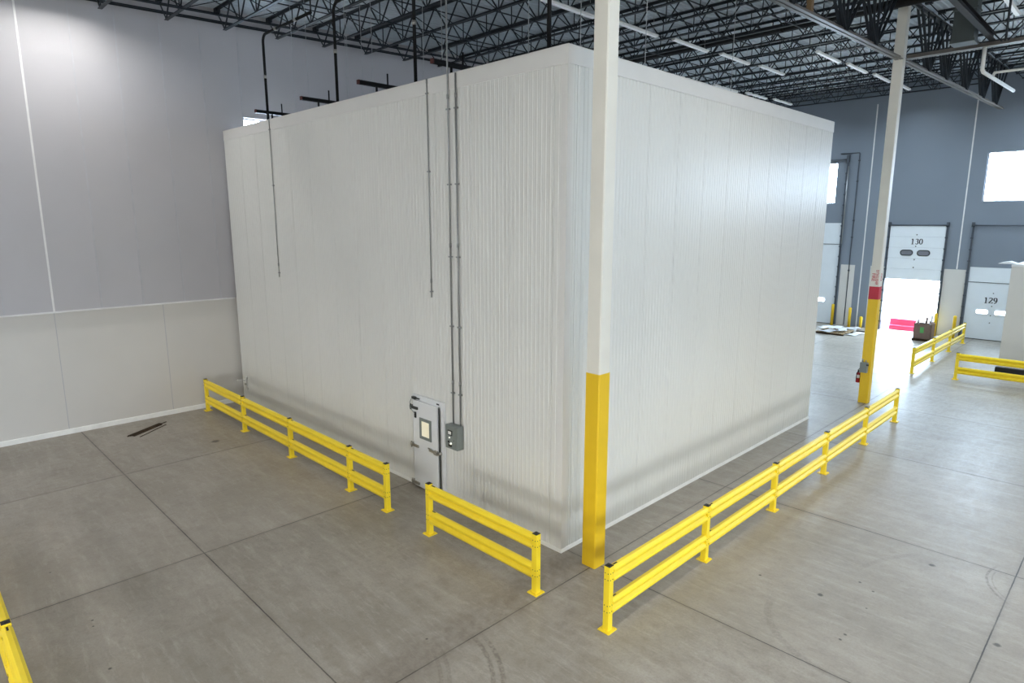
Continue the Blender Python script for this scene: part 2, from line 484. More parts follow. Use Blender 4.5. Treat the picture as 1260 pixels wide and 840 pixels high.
# corrugated roof deck: flutes run along Y, closed on top
dk = MB(); pr = []
x = X0 - 0.3
while x < X1 + 0.3:
    pr += [(x, 0.0), (x + 0.07, 0.0), (x + 0.095, 0.038), (x + 0.165, 0.038)]; x += 0.19
pr += [(x, 0.0), (x, 0.12), (X0 - 0.3, 0.12)]
ya, yb = Y0 - 0.3, Y1 + 0.3
n = len(pr)
dk.v = [(a, ya, roofz(ya) + b) for a, b in pr] + [(a, yb, roofz(yb) + b) for a, b in pr]
dk.f = [(i, i + 1, n + i + 1, n + i) for i in range(n - 1)] + [(n - 1, 0, n, 2 * n - 1)]
dk.smooth = [False] * len(dk.f)
de = dk.build('ceiling', 'deck'); struct(de)

# ------------------------------------------------------------------ roof steel
JL = (X0 + 0.02, 0.62)      # left bay of joists
JR = (0.78, X1 - 0.02)
SP = 1.729


def joist(y, x0, x1, lab, group):
    o = empty('roof_joist', (x0, y, roofz(y) - 0.75), lab, 'roof joist', group)
    zt = roofz(y) - 0.004; zb = roofz(y) - 0.76
    MB().angle((x0, y, zt), (x1, y, zt), 0.075, 0.012, flip=True).build('top_chord', 'joist', o)
    a, b = x0 + 0.62, x1 - 0.62
    MB().angle((a, y, zb), (b, y, zb), 0.055, 0.012).build('bottom_chord', 'joist', o)
    n = 12; st = (b - a) / n
    wb = MB(); vt = MB()
    xs = a + 0.04
    wb.bar((x0 + 0.08, y, zt - 0.05), (xs, y, zb + 0.03), 0.03)
    for k in range(n):
        p = a + k * st
        wb.bar((p + 0.04, y, zb + 0.02), (p + st / 2, y, zt - 0.02), 0.034)
        wb.bar((p + st / 2, y, zt - 0.02), (p + st - 0.04, y, zb + 0.02), 0.034)
        if k: vt.bar((p, y, zb + 0.02), (p, y, zt - 0.02), 0.026)
    wb.bar((b - 0.04, y, zb + 0.03), (x1 - 0.08, y, zt - 0.05), 0.03)
    wb.build('web', 'joist', o)
    vt.each('web_upright', 'joist', o)
    MB().box(x0, y - 0.075, zt - 0.125, x0 + 0.22, y + 0.075, zt - 0.012).box(x1 - 0.2, y - 0.06, zt - 0.125, x1, y + 0.06, zt - 0.012).each('bearing_seat', 'joist', o)
    return o


def joist_row(ks, x0, x1, lab, group):
    first = None
    for k in ks:
        y = 0.12 + SP * k
        if first is None: first = joist(y, x0, x1, lab, group)
        else: dup(first, (x0, y, roofz(y) - 0.75))


joist_row(range(-5, 20), JL[0], JL[1], 'black open web steel joist under the roof deck, left of the long roof girder', 'open web joists over the white box')
joist_row([k for k in range(3, 20) if k != 9], JR[0], JR[1], 'black open web steel joist under the roof deck, right of the long roof girder', 'open web joists right of the girder')

# ledger angles at the left wall
for nm, dz, hh, lb in (('ledger_angle', -0.36, 0.06, 'black steel ledger angle along the left wall below the joist ends, the lower of two'),
                       ('ledger_angle', -0.13, 0.05, 'black steel ledger angle under the joist seats on the left wall, the upper of two')):
    m_ = MB(); ya, yb = -10.5, 33.5
    m_.bar((X0 + 0.11, ya, roofz(ya) + dz - 0.02), (X0 + 0.11, yb, roofz(yb) + dz - 0.02), 0.07, hh * 0.6)
    m_.bar((X0 + 0.082, ya, roofz(ya) + dz - 0.04), (X0 + 0.082, yb, roofz(yb) + dz - 0.04), 0.015, hh * 1.4)
    o = m_.build(nm, 'joist'); tag(o, lb, 'steel angle')
# bridging rows between the joists
for k, x in enumerate((-13.0, -10.4, -7.4, -4.3, -2.1)):
    o = empty('joist_bridging', (x, 0.12, roofz(0) - 0.7), 'thin black bridging row with crossed struts between the roof joists, ' + ('nearest the left wall', 'second from the left wall', 'the middle one of five', 'second from the roof girder', 'nearest the roof girder')[k], 'bridging', 'bridging rows between the joists')
    lo = MB().bar((x, -8.5, roofz(-8.5) - 0.775), (x, 33.0, roofz(33) - 0.775), 0.035, 0.03); lo.build('lower_rod', 'joist', o)
    hi = MB().bar((x, -8.5, roofz(-8.5) - 0.095), (x, 33.0, roofz(33) - 0.095), 0.035, 0.03); hi.build('upper_rod', 'joist', o)
    cr = MB()
    for j in range(-5, 19):
        if j == 8: continue          # the sprinkler main passes here
        ya = 0.12 + SP * j; yb = ya + SP
        cr.bar((x + 0.04, ya, roofz(ya) - 0.75), (x + 0.04, yb, roofz(yb) - 0.1), 0.022)
        cr.bar((x + 0.07, ya, roofz(ya) - 0.1), (x + 0.07, yb, roofz(yb) - 0.75), 0.022)
    cr.each('cross_strut', 'joist', o)


def gz(y): return 11.00 + 0.0297 * y
def girder(y0, y1, nodes, lab, x=0.7):
    o = empty('roof_girder', (x, y0, gz(y0)), lab, 'roof girder', 'long roof girders along the column line')
    top = lambda y: roofz(y) - 0.20
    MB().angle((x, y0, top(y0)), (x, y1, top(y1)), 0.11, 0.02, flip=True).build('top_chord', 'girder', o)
    e1 = y1 - 0.35 if y1 > 33 else y1 - 0.17
    bt = MB()
    for s in (-1, 1):
        pr = [(s * 0.02, 0.0), (s * 0.12, 0.0), (s * 0.12, 0.018), (s * 0.038, 0.018), (s * 0.038, 0.11), (s * 0.02, 0.11)]
        if s < 0: pr = pr[::-1]
        bt.prism(pr, (x, y0 + 0.17, gz(y0)), (x, e1, gz(e1)))
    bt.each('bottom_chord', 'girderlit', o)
    for nd in nodes:
        b = (nd, gz(nd) + 0.06)
        for dy, wd in ((-1.73, 0.075), (1.73, 0.075), (-0.86, 0.05), (0.86, 0.05), (0.0, 0.06)):
            tt = nd + dy
            if tt < y0 + 0.1 or tt > y1 - 0.02: continue
            d = MB()
            for s in (-0.06, 0.06):
                d.bar((x + s, nd + dy * 0.04, b[1]), (x + s, tt, top(tt) - 0.03), 0.02 if wd < .06 else 0.03, wd, up=(1, 0, 0))
            d.each('web_member', 'joist', o)
    return o


M['girderlit'] = mat('lit_girder_steel', (96, 92, 86), 0.45, 0, 0.5, 0.1, 5)  # girder steel made lighter, the light on the bottom chords put into colour
girder(-10.0, 0.12, [-8.0, -4.9, -1.6], 'dark steel roof girder on the camera side of the nearest column')
gmid = girder(0.12, 15.68, [3.4, 6.95, 10.45, 12.94], 'deep dark steel roof girder with fans of web members, between the two columns')
girder(15.68, 33.58, [18.86, 21.4, 24.85, 28.3, 31.35], 'deep dark steel roof girder running from the far column to the dock wall')

st_ = MB().box(0.60, 8.15, gz(8.2) + 0.02, 0.72, 8.30, roofz(8.2) - 0.25).build('web_member', 'tan', gmid); st_['label'] = 'tan strut'

# girder across, to the right of the far column
o = empty('roof_girder', (0.9, 15.68, 11.46), 'heavy dark roof girder crossing to the right from the far column', 'roof girder')
yy = 15.68; zb = 11.46; zt = roofz(yy) - 0.02
bt = MB()
for s in (-1, 1):
    pr = [(s * 0.02, 0.0), (s * 0.14, 0.0), (s * 0.14, 0.02), (s * 0.04, 0.02), (s * 0.04, 0.13), (s * 0.02, 0.13)]
    if s < 0: pr = pr[::-1]
    bt.prism(pr, (0.87, yy, zb), (X1 - 0.02, yy, zb))
bt.each('bottom_chord', 'girderlit', o)
MB().angle((0.87, yy, zt), (X1 - 0.02, yy, zt), 0.13, 0.02, flip=True).build('top_chord', 'girder', o)
for nd in (3.42, 6.9, 10.4, 13.9):
    for dx, wd in ((-1.74, 0.1), (1.74, 0.1), (0, 0.06)):
        d = MB()
        for s in (-0.06, 0.06):
            d.bar((nd + dx * 0.04, yy + s, zb + 0.08), (nd + dx, yy + s, zt - 0.03), 0.035, wd, up=(0, 1, 0))
        d.each('web_member', 'joist', o)

# sprinkler main and drops
m_ = MB().tube([(X0 + 0.3, 14.85, 13.0), (X1 - 0.1, 14.85, 13.0)], 0.14, 16)
o = empty('sprinkler_main', (0, 14.85, 13.0), 'thick dark sprinkler main pipe crossing the roof space in front of the far column', 'pipe')
m_.build('pipe_run', 'pipe', o)
cp = MB()
for x in (-12.2, -9.1, -6.0, -2.9, 3.5): cp.tube([(x - 0.06, 14.85, 13.0), (x + 0.06, 14.85, 13.0)], 0.165, 16)
cp.each('coupling', 'pipe', o)
hg = MB()
for x in (-13, -10, -7, -4, -1, 4, 8, 12): hg.tube([(x, 14.85, 13.1), (x, 14.85, roofz(14.85) + 0.01)], 0.008, 6)
hg.each('hanger_rod', 'pipe', o)

# second, thinner branch
def drop(x, ztop, run, lab):
    y = 1.0
    o = empty('sprinkler_drop', (x, y, 9.2), lab, 'sprinkler pipe', 'sprinkler drops into the white box')
    pts = [(x, y, 9.28), (x, y, ztop - 0.22)]
    if run:
        for a in (20, 45, 70): pts.append((x + 0.22 * (1 - math.cos(math.radians(a))), y, ztop - 0.22 + 0.22 * math.sin(math.radians(a))))
        pts += [(x + 0.22, y, ztop), (x + run, y, ztop)]
    MB().tube(pts, 0.042, 12).build('pipe_run', 'pipe', o)
    c = MB().tube([(x, y, 10.9), (x, y, 11.0)], 0.055, 12)
    if run: c.tube([(x + 0.9, y, ztop), (x + 1.0, y, ztop)], 0.058, 12); c.tube([(x + 2.2, y, ztop), (x + 2.32, y, ztop)], 0.058, 12)
    c.each('pipe_coupling', 'steel', o)
    if run: MB().bar((x + run, y, ztop - 0.02), (x + run, y, roofz(y) - 0.02), 0.03).build('hanger', 'pipe', o)
    return o


drop(-13.75, 12.22, 3.2, 'black sprinkler pipe dropping with an elbow into the box, nearest the left wall')
drop(-9.3, 12.18, 3.2, 'black sprinkler pipe dropping into the box, second from the left wall')
drop(-5.65, 12.16, 3.2, 'black sprinkler pipe dropping into the box, third from the left wall')
drop(-1.35, 13.1, 0, 'black sprinkler pipe dropping into the box close to its near corner')

# ------------------------------------------------------------------ linear lamps under the roof
def lamp_proto(lens='lens'):
    o = empty('linear_lamp', (0, 0, 0))
    MB().prism([(-0.09, 0.05), (-0.06, 0.0), (0.06, 0.0), (0.09, 0.05), (0.05, 0.09), (-0.05, 0.09)][::-1], (0, -1.2, 0), (0, 1.2, 0)).build('housing', 'sealant', o)
    MB().box(-0.055, -1.18, -0.012, 0.055, 1.18, -0.001).build('lens', lens, o)
    h = MB()
    for y in (-1.0, 1.0): h.tube([(0, y, 0.08), (0, y, 0.80)], 0.006, 6)
    h.each('hanger_wire', 'wire', o)
    return o


proto = lamp_proto(); used = False
dim = lamp_proto('lensdim'); used_dim = False
ld = bpy.data.lights.new('lamp_light', 'AREA'); ld.shape = 'RECTANGLE'; ld.size = 0.15; ld.size_y = 2.3
ld.energy = LAMP_W; ld.color = (1.0, 0.985, 0.955); ld.spread = math.radians(128); ld.cycles.max_bounces = 8
ldw = ld.copy(); ldw.energy = WALL_LAMP_W; ldw.spread = math.radians(150)
ldh = ld.copy(); ldh.energy = HALL_LAMP_W
ldd = ld.copy(); ldd.energy = DOCK_LAMP_W; ldd.spread = math.radians(155); ldd.color = (0.72, 0.87, 1.0)
rows = [(-13.35, [-4.5 - 3.458 * k for k in range(6)], 'out'),
        (-5.75, [-22 + 3.458 * k for k in range(6)], 'out'),
        (-5.75, [6.7 + 3.458 * k for k in range(5)], 'row over the box'),
        (3.25, [-22 + 3.458 * k for k in range(9)], 'out'),
        (3.25, [13.4, 16.9], 'pair right'),
        (-3.1, [19.8, 23.2, 26.7, 30.1], 'far row'), (-9.3, [16.4, 20.0, 23.2, 26.7, 30.1], 'far row'), (3.25, [23.2, 26.7, 30.1], 'far row'),  # rows either side of the first are added to brighten the dock end
        (10.4, [-22 + 3.458 * k for k in range(16)], 'out'),  # this row and the next extended out of view to brighten the dock wall
        (15.6, [-22 + 3.458 * k for k in range(16)], 'out')]
for x, ys, kind in rows:
    for i, y in enumerate(ys):
        z = roofz(y) - (0.34 if x == -13.35 else 0.83)
        if kind == 'out':
            if not used: L_ = proto; used = True; L_.location = (x, y, z)
            else: L_ = dup(proto, (x, y, z))
        elif not used_dim: L_ = dim; used_dim = True; L_.location = (x, y, z)
        else: L_ = dup(dim, (x, y, z))
        lab, gr = {'out': ('white linear lamp hung out of view under the roof joists of the open hall', 'linear lamps of the open hall'),
                   'row over the box': ('white linear lamp hung under the joists in the row above the white box', 'linear lamps above the box'),
                   'pair right': ('white linear lamp hung to the right of the roof girder by the far column', 'linear lamps right of the girder'),
                   'far row': ('linear lamp in the partly added rows between the white box and the dock wall', 'linear lamps before the dock wall')}[kind]
        if kind == 'row over the box':
            lab = 'white linear lamp over the white box, ' + ('nearest the camera in its row', 'second of its row from the camera', 'middle one of its row',
                                                               'fourth of its row from the camera', 'farthest of its row')[i]
        if kind == 'pair right':
            lab = 'white linear lamp right of the roof girder by the far column, ' + ('the nearer of two', 'the farther of two')[i]
        tag(L_, lab, 'ceiling lamp', gr)
        if kind not in ('out', 'far row'): continue
        lo = bpy.data.objects.new('lamp_light', ldw if (x == -13.35 and i == 0) else (ldd if y > 16 else (ldh if x > 0 else ld))); COL.objects.link(lo)
        lo.parent = L_; lo.location = (0, 0, -0.03)

# ------------------------------------------------------------------ the white insulated box
BL, BWD, BH = 15.0, 12.33, 9.28
bx = empty('insulated_room', (0, 0, 0), 'large white ribbed insulated panel room standing in the middle of the hall', 'cold room')


def rib_panel(u0, u1, face):
    """ribbed skin between u0 and u1; face 'front' (y=0 plane) or 'side' (x=0 plane)"""
    pitch = 1.118 / 10; gd = 0.007
    prof = [(u0 + 0.004, 0.012), (u0 + 0.006, 0)]
    u = u0 + pitch / 2
    while u < u1 - 0.04:
        prof += [(u - 0.026, 0), (u - 0.014, gd), (u + 0.014, gd), (u + 0.026, 0)]
        u += pitch
    prof += [(u1 - 0.006, 0), (u1 - 0.004, 0.012)]
    n = len(prof); m_ = MB()
    prof2 = prof + [(u1 - 0.004, 0.1), (u0 + 0.004, 0.1)]
    n = len(prof2)
    for z in (0.0, BH - 0.02):
        for a, d in prof2:
            m_.v.append((-a, d, z) if face == 'front' else (-d, a, z))
    m_.f = [((i + 1) % n, i, n + i, n + (i + 1) % n) for i in range(n)]
    m_.f += [tuple(range(n)), tuple(range(2 * n - 1, n - 1, -1))]
    m_.smooth = [False] * len(m_.f)
    return m_


edges = [0.0]; e = 0.30
while e < BL - 0.3: edges.append(e); e += 1.118
edges.append(BL)
for a, b in zip(edges, edges[1:]): rib_panel(a, b, 'front').build('wall_panel', 'box', bx)
edges = [0.12]; e = 0.26
while e < BWD - 0.3: edges.append(e); e += 1.118
edges.append(BWD)
for a, b in zip(edges, edges[1:]): rib_panel(a, b, 'side').build('wall_panel', 'box', bx)
MB().box(-BL, 0.11, 0.0, -0.11, BWD, BH - 0.14).build('core', 'box', bx)
ct = MB().prism([(0.006, 0.006), (-0.13, 0.006), (-0.13, -0.001), (-0.001, -0.001), (-0.001, -0.13), (0.006, -0.13)], (0, 0, 0.03), (0, 0, BH), up=(0, 1, 0))
# corner angle drawn directly
ct = MB()
for (x0, y0, x1, y1) in ((-0.13, -0.006, 0.006, 0.0), (0.0, 0.0, 0.006, 0.13)): ct.box(x0, y0, 0.02, x1, y1, BH - 0.01)
ct.build('corner_trim', 'boxtrim', bx)
ft = MB().box(-BL, -0.012, BH - 0.30, 0.012, 0.0, BH + 0.004).box(0.0, 0.0, BH - 0.30, 0.012, BWD, BH + 0.004).box(-BL, -0.012, BH + 0.0, 0.012, 0.12, BH + 0.012).box(-0.12, 0.12, BH, 0.012, BWD, BH + 0.012)
ft.build('top_flashing', 'boxtrim', bx)
MB().prism([(0.0, 0.0), (0.035, 0.0), (0.012, 0.055), (0.0, 0.065)], (-BL, 0, 0), (-4.71, 0, 0)).prism([(0.0, 0.0), (0.035, 0.0), (0.012, 0.055), (0.0, 0.065)], (-3.49, 0, 0), (0.03, 0, 0)).each('base_trim', 'sealant', bx)
MB().prism([(0.0, 0.0), (0.035, 0.0), (0.012, 0.055), (0.0, 0.065)], (0, -0.03, 0), (0, BWD, 0)).build('base_trim', 'sealant', bx)
rv = MB()
for z in [0.4 + 0.45 * i for i in range(19)]: rv.tube([(-0.10, -0.006, z), (-0.10, -0.009, z)], 0.008, 8)
rv.each('rivet', 'boxtrim', bx)

# walk-in door
dr = MB()
fx0, fx1, fz = -4.70, -3.50, 2.30
dr.box(fx0, -0.05, 0.0, fx0 + 0.1, -0.001, fz).box(fx1 - 0.12, -0.05, 0.0, fx1, -0.001, fz).box(fx0 + 0.1, -0.05, fz - 0.13, fx1 - 0.12, -0.001, fz)
door = dr.build('door', 'doorw', bx, bevel=0.006)
wz0, wz1, wx0, wx1 = 1.29, 1.80, -4.34, -3.90
MB().box(fx0 + 0.09, -0.11, 0.03, fx1 - 0.19, -0.052, fz - 0.12).build('door_leaf', 'doorw', door, bevel=0.012)
wf = MB()
for q in ((wx0, wz0, wx1, wz0 + 0.07), (wx0, wz1 - 0.07, wx1, wz1), (wx0, wz0 + 0.07, wx0 + 0.07, wz1 - 0.07), (wx1 - 0.07, wz0 + 0.07, wx1, wz1 - 0.07)):
    wf.box(q[0], -0.13, q[1], q[2], -0.111, q[3])
wf.build('window_frame', 'ctrldark2' if False else 'ctrl', door)
MB().box(wx0 + 0.07, -0.118, wz0 + 0.07, wx1 - 0.07, -0.111, wz1 - 0.07).build('window_pane', 'glow', door)
for z in (2.0, 1.06, 0.12):
    h = MB().box(fx0 - 0.01, -0.135, z - 0.035, fx0 + 0.10, -0.051, z + 0.035).prism([(-0.02, -0.03), (0.02, -0.03), (0.012, 0.03), (-0.012, 0.03)], (fx0 + 0.1, -0.125, z), (fx0 + 0.30, -0.125, z - 0.0))
    h.tube([(fx0 + 0.02, -0.125, z - 0.07), (fx0 + 0.02, -0.125, z + 0.07)], 0.018, 10)
    h.build('hinge', 'steel' if z < 1.5 else 'ctrldark', door)
MB().box(fx0 + 0.03, -0.10, 2.19, fx0 + 0.17, -0.051, 2.25).box(fx0 + 0.17, -0.095, 2.215, fx0 + 0.32, -0.07, 2.24).build('door_closer', 'ctrldark', door)
MB().box(fx0 + 0.17, -0.135, 1.76, fx0 + 0.23, -0.111, 1.90).build('switch', 'black', door)
cb = [(fx0 + 0.05, -0.12, 2.19), (fx0 + 0.0, -0.13, 2.1), (fx0 + 0.03, -0.14, 2.0), (fx0 + 0.1, -0.14, 1.92), (fx0 + 0.2, -0.13, 1.86)]
MB().tube(cb, 0.008, 8).build('cable', 'ctrl', door)
MB().box(fx1 - 0.26, -0.062, 2.215, fx1 - 0.17, -0.051, 2.245).build('latch_marker', 'black', door)
MB().box(fx1 - 0.172, -0.08, 0.05, fx1 - 0.160, -0.051, fz - 0.16).build('gasket', 'ctrldark', door)
MB().box(-3.97, -0.15, 1.06, -3.70, -0.111, 1.10).box(-3.78, -0.16, 1.03, -3.66, -0.111, 1.13).tube([(-3.62, -0.052, 1.08), (-3.62, -0.15, 1.08)], 0.035, 14).tube([(-3.99, -0.145, 1.13), (-3.66, -0.165, 1.08)], 0.016, 10).build('latch_handle', 'steel', door)

# control box beside the door
cx0, cx1, cz0, cz1 = -3.27, -2.87, 1.36, 1.90
cb_ = empty('control_box', (cx0, -0.12, cz0), 'grey electrical control box on the ribbed wall beside the small white door', 'control box')
MB().box(cx0, -0.2, cz0, cx1, -0.014, cz1).build('enclosure', 'ctrl', cb_, bevel=0.008)
MB().box(cx0 + 0.015, -0.212, cz0 + 0.015, cx1 - 0.015, -0.201, cz1 - 0.015).build('cover', 'ctrl', cb_, bevel=0.004)
MB().box(cx0 + 0.10, -0.222, cz1 - 0.22, cx0 + 0.25, -0.213, cz1 - 0.10).build('display', 'ctrldark', cb_).parent = cb_
MB().box(cx0 + 0.125, -0.226, cz1 - 0.195, cx0 + 0.225, -0.2225, cz1 - 0.125).build('display_window', 'sealant', cb_)
MB().tube([(cx0 + 0.165, -0.213, cz1 - 0.27), (cx0 + 0.165, -0.235, cz1 - 0.27)], 0.018, 12).build('indicator_light', 'lampwhite', cb_)
MB().tube([(cx0 + 0.215, -0.213, cz0 + 0.14), (cx0 + 0.215, -0.24, cz0 + 0.14)], 0.022, 12).build('push_button', 'lampwhite', cb_)
MB().box(cx0 + 0.12, -0.225, cz0 + 0.06, cx0 + 0.23, -0.213, cz0 + 0.11).tube([(cx0 + 0.135, -0.213, cz0 + 0.17), (cx0 + 0.135, -0.235, cz0 + 0.17)], 0.02, 12).build('selector_switch', 'black', cb_)
MB().tube([(cx0 + 0.3, -0.213, cz0 + 0.22), (cx0 + 0.3, -0.22, cz0 + 0.22)], 0.012, 10).build('screw', 'ctrldark', cb_)


def conduit(x, z0, z1, r, lab, up=None, cl=()):
    o = empty('conduit', (x, -0.03, z0), lab, 'conduit', None)
    yc = -0.014 - r
    MB().tube([(x, yc, z0), (x, yc, z1)] + ([(x, yc, up)] if up else []), r, 10).build('tube', 'galv', o)
    s = MB()
    for z in cl: s.box(x - r - 0.03, yc - r - 0.005, z - 0.015, x + r + 0.03, -0.001, z + 0.015)
    s.each('strap', 'galv', o)
    c = MB()
    for z in cl[::2]: c.tube([(x, yc, z + 0.2), (x, yc, z + 0.29)], r + 0.008, 10)
    c.each('coupling', 'galv', o)


conduit(-3.19, 1.90, 9.3, 0.018, 'left of two grey conduits above the control box, running on up to the roof', up=12.9, cl=(2.6, 4.1, 5.6, 7.1, 8.6))
conduit(-2.94, 1.90, 9.27, 0.018, 'right of two grey conduits above the control box, ending at the wall top', cl=(2.6, 4.1, 5.6, 7.1, 8.6))
conduit(-3.89, 4.67, 9.29, 0.012, 'thin grey conduit high on the ribbed wall, ending above the small door', cl=(4.8, 7.4, 9.0))
conduit(-11.48, 4.67, 9.29, 0.012, 'thin grey conduit high on the ribbed wall near the left wall', cl=(4.8, 7.4, 9.0))

# white wall valve at the far left end of the box
vx = -14.62
v = empty('wall_valve', (vx, 0, 0.55), 'small white pipe valve on the box wall by its far left corner', 'valve')
MB().tube([(vx, -0.001, 0.95), (vx, -0.05, 0.95)], 0.05, 14).tube([(vx, -0.04, 0.95), (vx, -0.04, 0.55)], 0.022, 10).tube([(vx, -0.001, 0.55), (vx, -0.05, 0.55)], 0.05, 14).build('pipe_run', 'boxtrim', v)
MB().tube([(vx, -0.04, 0.86), (vx - 0.02, -0.30, 0.9), (vx - 0.03, -0.34, 0.86)], 0.022, 10).build('spout', 'boxtrim', v)
MB().tube([(vx, -0.05, 0.72), (vx, -0.10, 0.72)], 0.035, 12).build('handle', 'steel', v)

# steel beams, rods and wires on top of the box
for x in (-13.76, -10.65, -7.56, -4.49):
    lab = 'black steel hanger beam lying above the box roof edge, %s' % {-13.76: 'nearest the left wall', -10.65: 'second from the left wall', -7.56: 'third from the left wall', -4.49: 'nearest the conduits'}[x]
    o = empty('hanger_beam', (x, 0.6, 9.8), lab, 'steel beam', 'hanger beams over the box roof')
    z = 9.80
    MB().prism([(-0.05, 0), (0.05, 0), (0.05, 0.012), (0.008, 0.012), (0.008, 0.088), (0.05, 0.088), (0.05, 0.1), (-0.05, 0.1), (-0.05, 0.088), (-0.008, 0.088), (-0.008, 0.012), (-0.05, 0.012)], (x, 0.62, z), (x, 4.0, z)).build('beam', 'pipe', o)
    MB().box(x - 0.052, 0.585, z - 0.002, x + 0.052, 0.62, z + 0.102).build('end_plate', 'orange', o)
    MB().tube([(x, 1.5, BH - 0.02), (x, 1.5, z + 0.38)], 0.022, 8).tube([(x, 1.15, BH - 0.02), (x, 1.15, z + 0.02)], 0.03, 8).each('support_rod', 'pipe', o)
for i, (x, y) in enumerate(((-12.6, 1.4), (-11.3, 1.2), (-10.2, 2.4), (-9.6, 1.5), (-12.0, 3.0), (-8.1, 1.4), (-5.0, 1.3), (-6.9, 2.2), (-1.9, 1.0), (-0.9, 1.4), (-0.5, 3.0), (-2.2, 5.5), (-0.9, 7.5))):
    o = MB().tube([(x, y, BH - 0.14), (x, y, roofz(y) + 0.01)], 0.007, 6).build('hanger_wire', 'wire')
    tag(o, 'thin pale hanger wire from the roof deck down to the top of the white box', 'wire', 'hanger wires above the box')

# ------------------------------------------------------------------ columns
def column(x, y, ztop, yel, lab, band=None, ytop=None):
    o = empty('column', (x, y, 0), lab, 'column')
    h = 0.15
    pr = lambda a: [(-a + 0.02, -a), (a - 0.02, -a), (a, -a + 0.02), (a, a - 0.02), (a - 0.02, a), (-a + 0.02, a), (-a, a - 0.02), (-a, -a + 0.02)]
    MB().prism(pr(h), (x, y, 0.0), (x, y, ztop), up=(0, 1, 0)).build('shaft', 'colwhite', o)
    MB().prism(pr(h + 0.008), (x, y, 0.003), (x, y, yel), up=(0, 1, 0)).build('yellow_guard', 'yellow2', o)
    if band: MB().prism(pr(h + 0.009), (x, y, yel), (x, y, band), up=(0, 1, 0)).build('red_band', 'red', o)
    return o


column(0.70, 0.12, roofz(0.12) - 0.2, 3.70, 'white square steel column with a yellow base, in front of the box corner')
c2 = column(0.65, 15.70, roofz(15.7) - 0.2, 3.70, 'white square steel column with yellow base and red band, near the dock doors', band=4.14)
# red vertical lettering over the band
for dx, s_, m_ in ((-0.055, 'FIRE', Matrix.Identity(4)), (0.055, 'EXTINGUISHER', Matrix.Identity(4))):
    mt = Matrix.Translation((0.65 + dx, 15.70 - 0.152, 4.46)) @ Matrix.Rotation(math.pi / 2, 4, 'X') @ Matrix.Rotation(-math.pi / 2, 4, 'Z')
    sc = Matrix.Diagonal((1 if s_ == 'FIRE' else 0.62, 1.0, 1, 1))
    text_mesh(s_, 0.12 if s_ == 'EXTINGUISHER' else 0.15, mt @ sc, 'red_lettering', 'red', c2, 0.002, 0.001)
mt = Matrix.Translation((0.65 + 0.152, 15.68, 4.46)) @ Matrix.Rotation(math.pi / 2, 4, 'Z') @ Matrix.Rotation(math.pi / 2, 4, 'X') @ Matrix.Rotation(-math.pi / 2, 4, 'Z')
text_mesh('FIRE', 0.15, mt, 'red_lettering', 'red', c2, 0.002, 0.001)
# small grey switch box and the extinguisher on the far column
sb = empty('switch_box', (0.60, 15.5, 1.1), 'small grey electrical box on the front of the far yellow column', 'electrical box')
MB().box(0.49, 15.40, 1.12, 0.73, 15.54, 1.48).build('enclosure', 'ctrl', sb, bevel=0.01)
MB().tube([(0.55, 15.47, 1.48), (0.55, 15.47, 1.6)], 0.02, 8).tube([(0.66, 15.47, 1.48), (0.66, 15.47, 1.56)], 0.02, 8).each('cable_gland', 'galv', sb)
MB().box(0.70, 15.385, 1.38, 0.78, 15.40, 1.44).build('switch_lever', 'ctrldark', sb)
fe = empty('fire_extinguisher', (0.41, 15.62, 0.72), 'red fire extinguisher hung on the left side of the far yellow column', 'fire extinguisher')
MB().lathe([(0.06, 0), (0.07, 0.015), (0.07, 0.30), (0.055, 0.35), (0.022, 0.375)], (0.41, 15.62, 0.70), 18).build('cylinder', 'extred', fe)
MB().lathe([(0.022, 0.0), (0.022, 0.05), (0.03, 0.055), (0.03, 0.075)], (0.41, 15.62, 1.07), 12).bar((0.41, 15.54, 1.16), (0.41, 15.68, 1.19), 0.02).build('valve_head', 'black', fe)
MB().tube([(0.41, 15.56, 1.12), (0.39, 15.52, 1.05), (0.38, 15.53, 0.9), (0.385, 15.55, 0.82)], 0.012, 8).build('hose', 'rubber', fe)
MB().box(0.475, 15.58, 0.85, 0.494, 15.66, 1.2).build('bracket', 'black', fe)
MB().lathe([(0.071, 0), (0.071, 0.11)], (0.41, 15.62, 0.87), 18).build('paper_label', 'sealant', fe)

# ------------------------------------------------------------------ guard rails
RP = [(0, 0), (0.026, 0.0), (0.034, 0.010), (0.062, 0.045), (0.068, 0.065), (0.060, 0.090), (0.012, 0.130), (0.012, 0.150), (0.060, 0.190), (0.068, 0.215), (0.062, 0.235), (0.034, 0.270), (0.026, 0.28), (0, 0.28)]


def rail_profile():
    a = [(x, z) for x, z in RP[1:-1]]
    return [(x, z) for x, z in a] + [(-x, z) for x, z in a[::-1]]


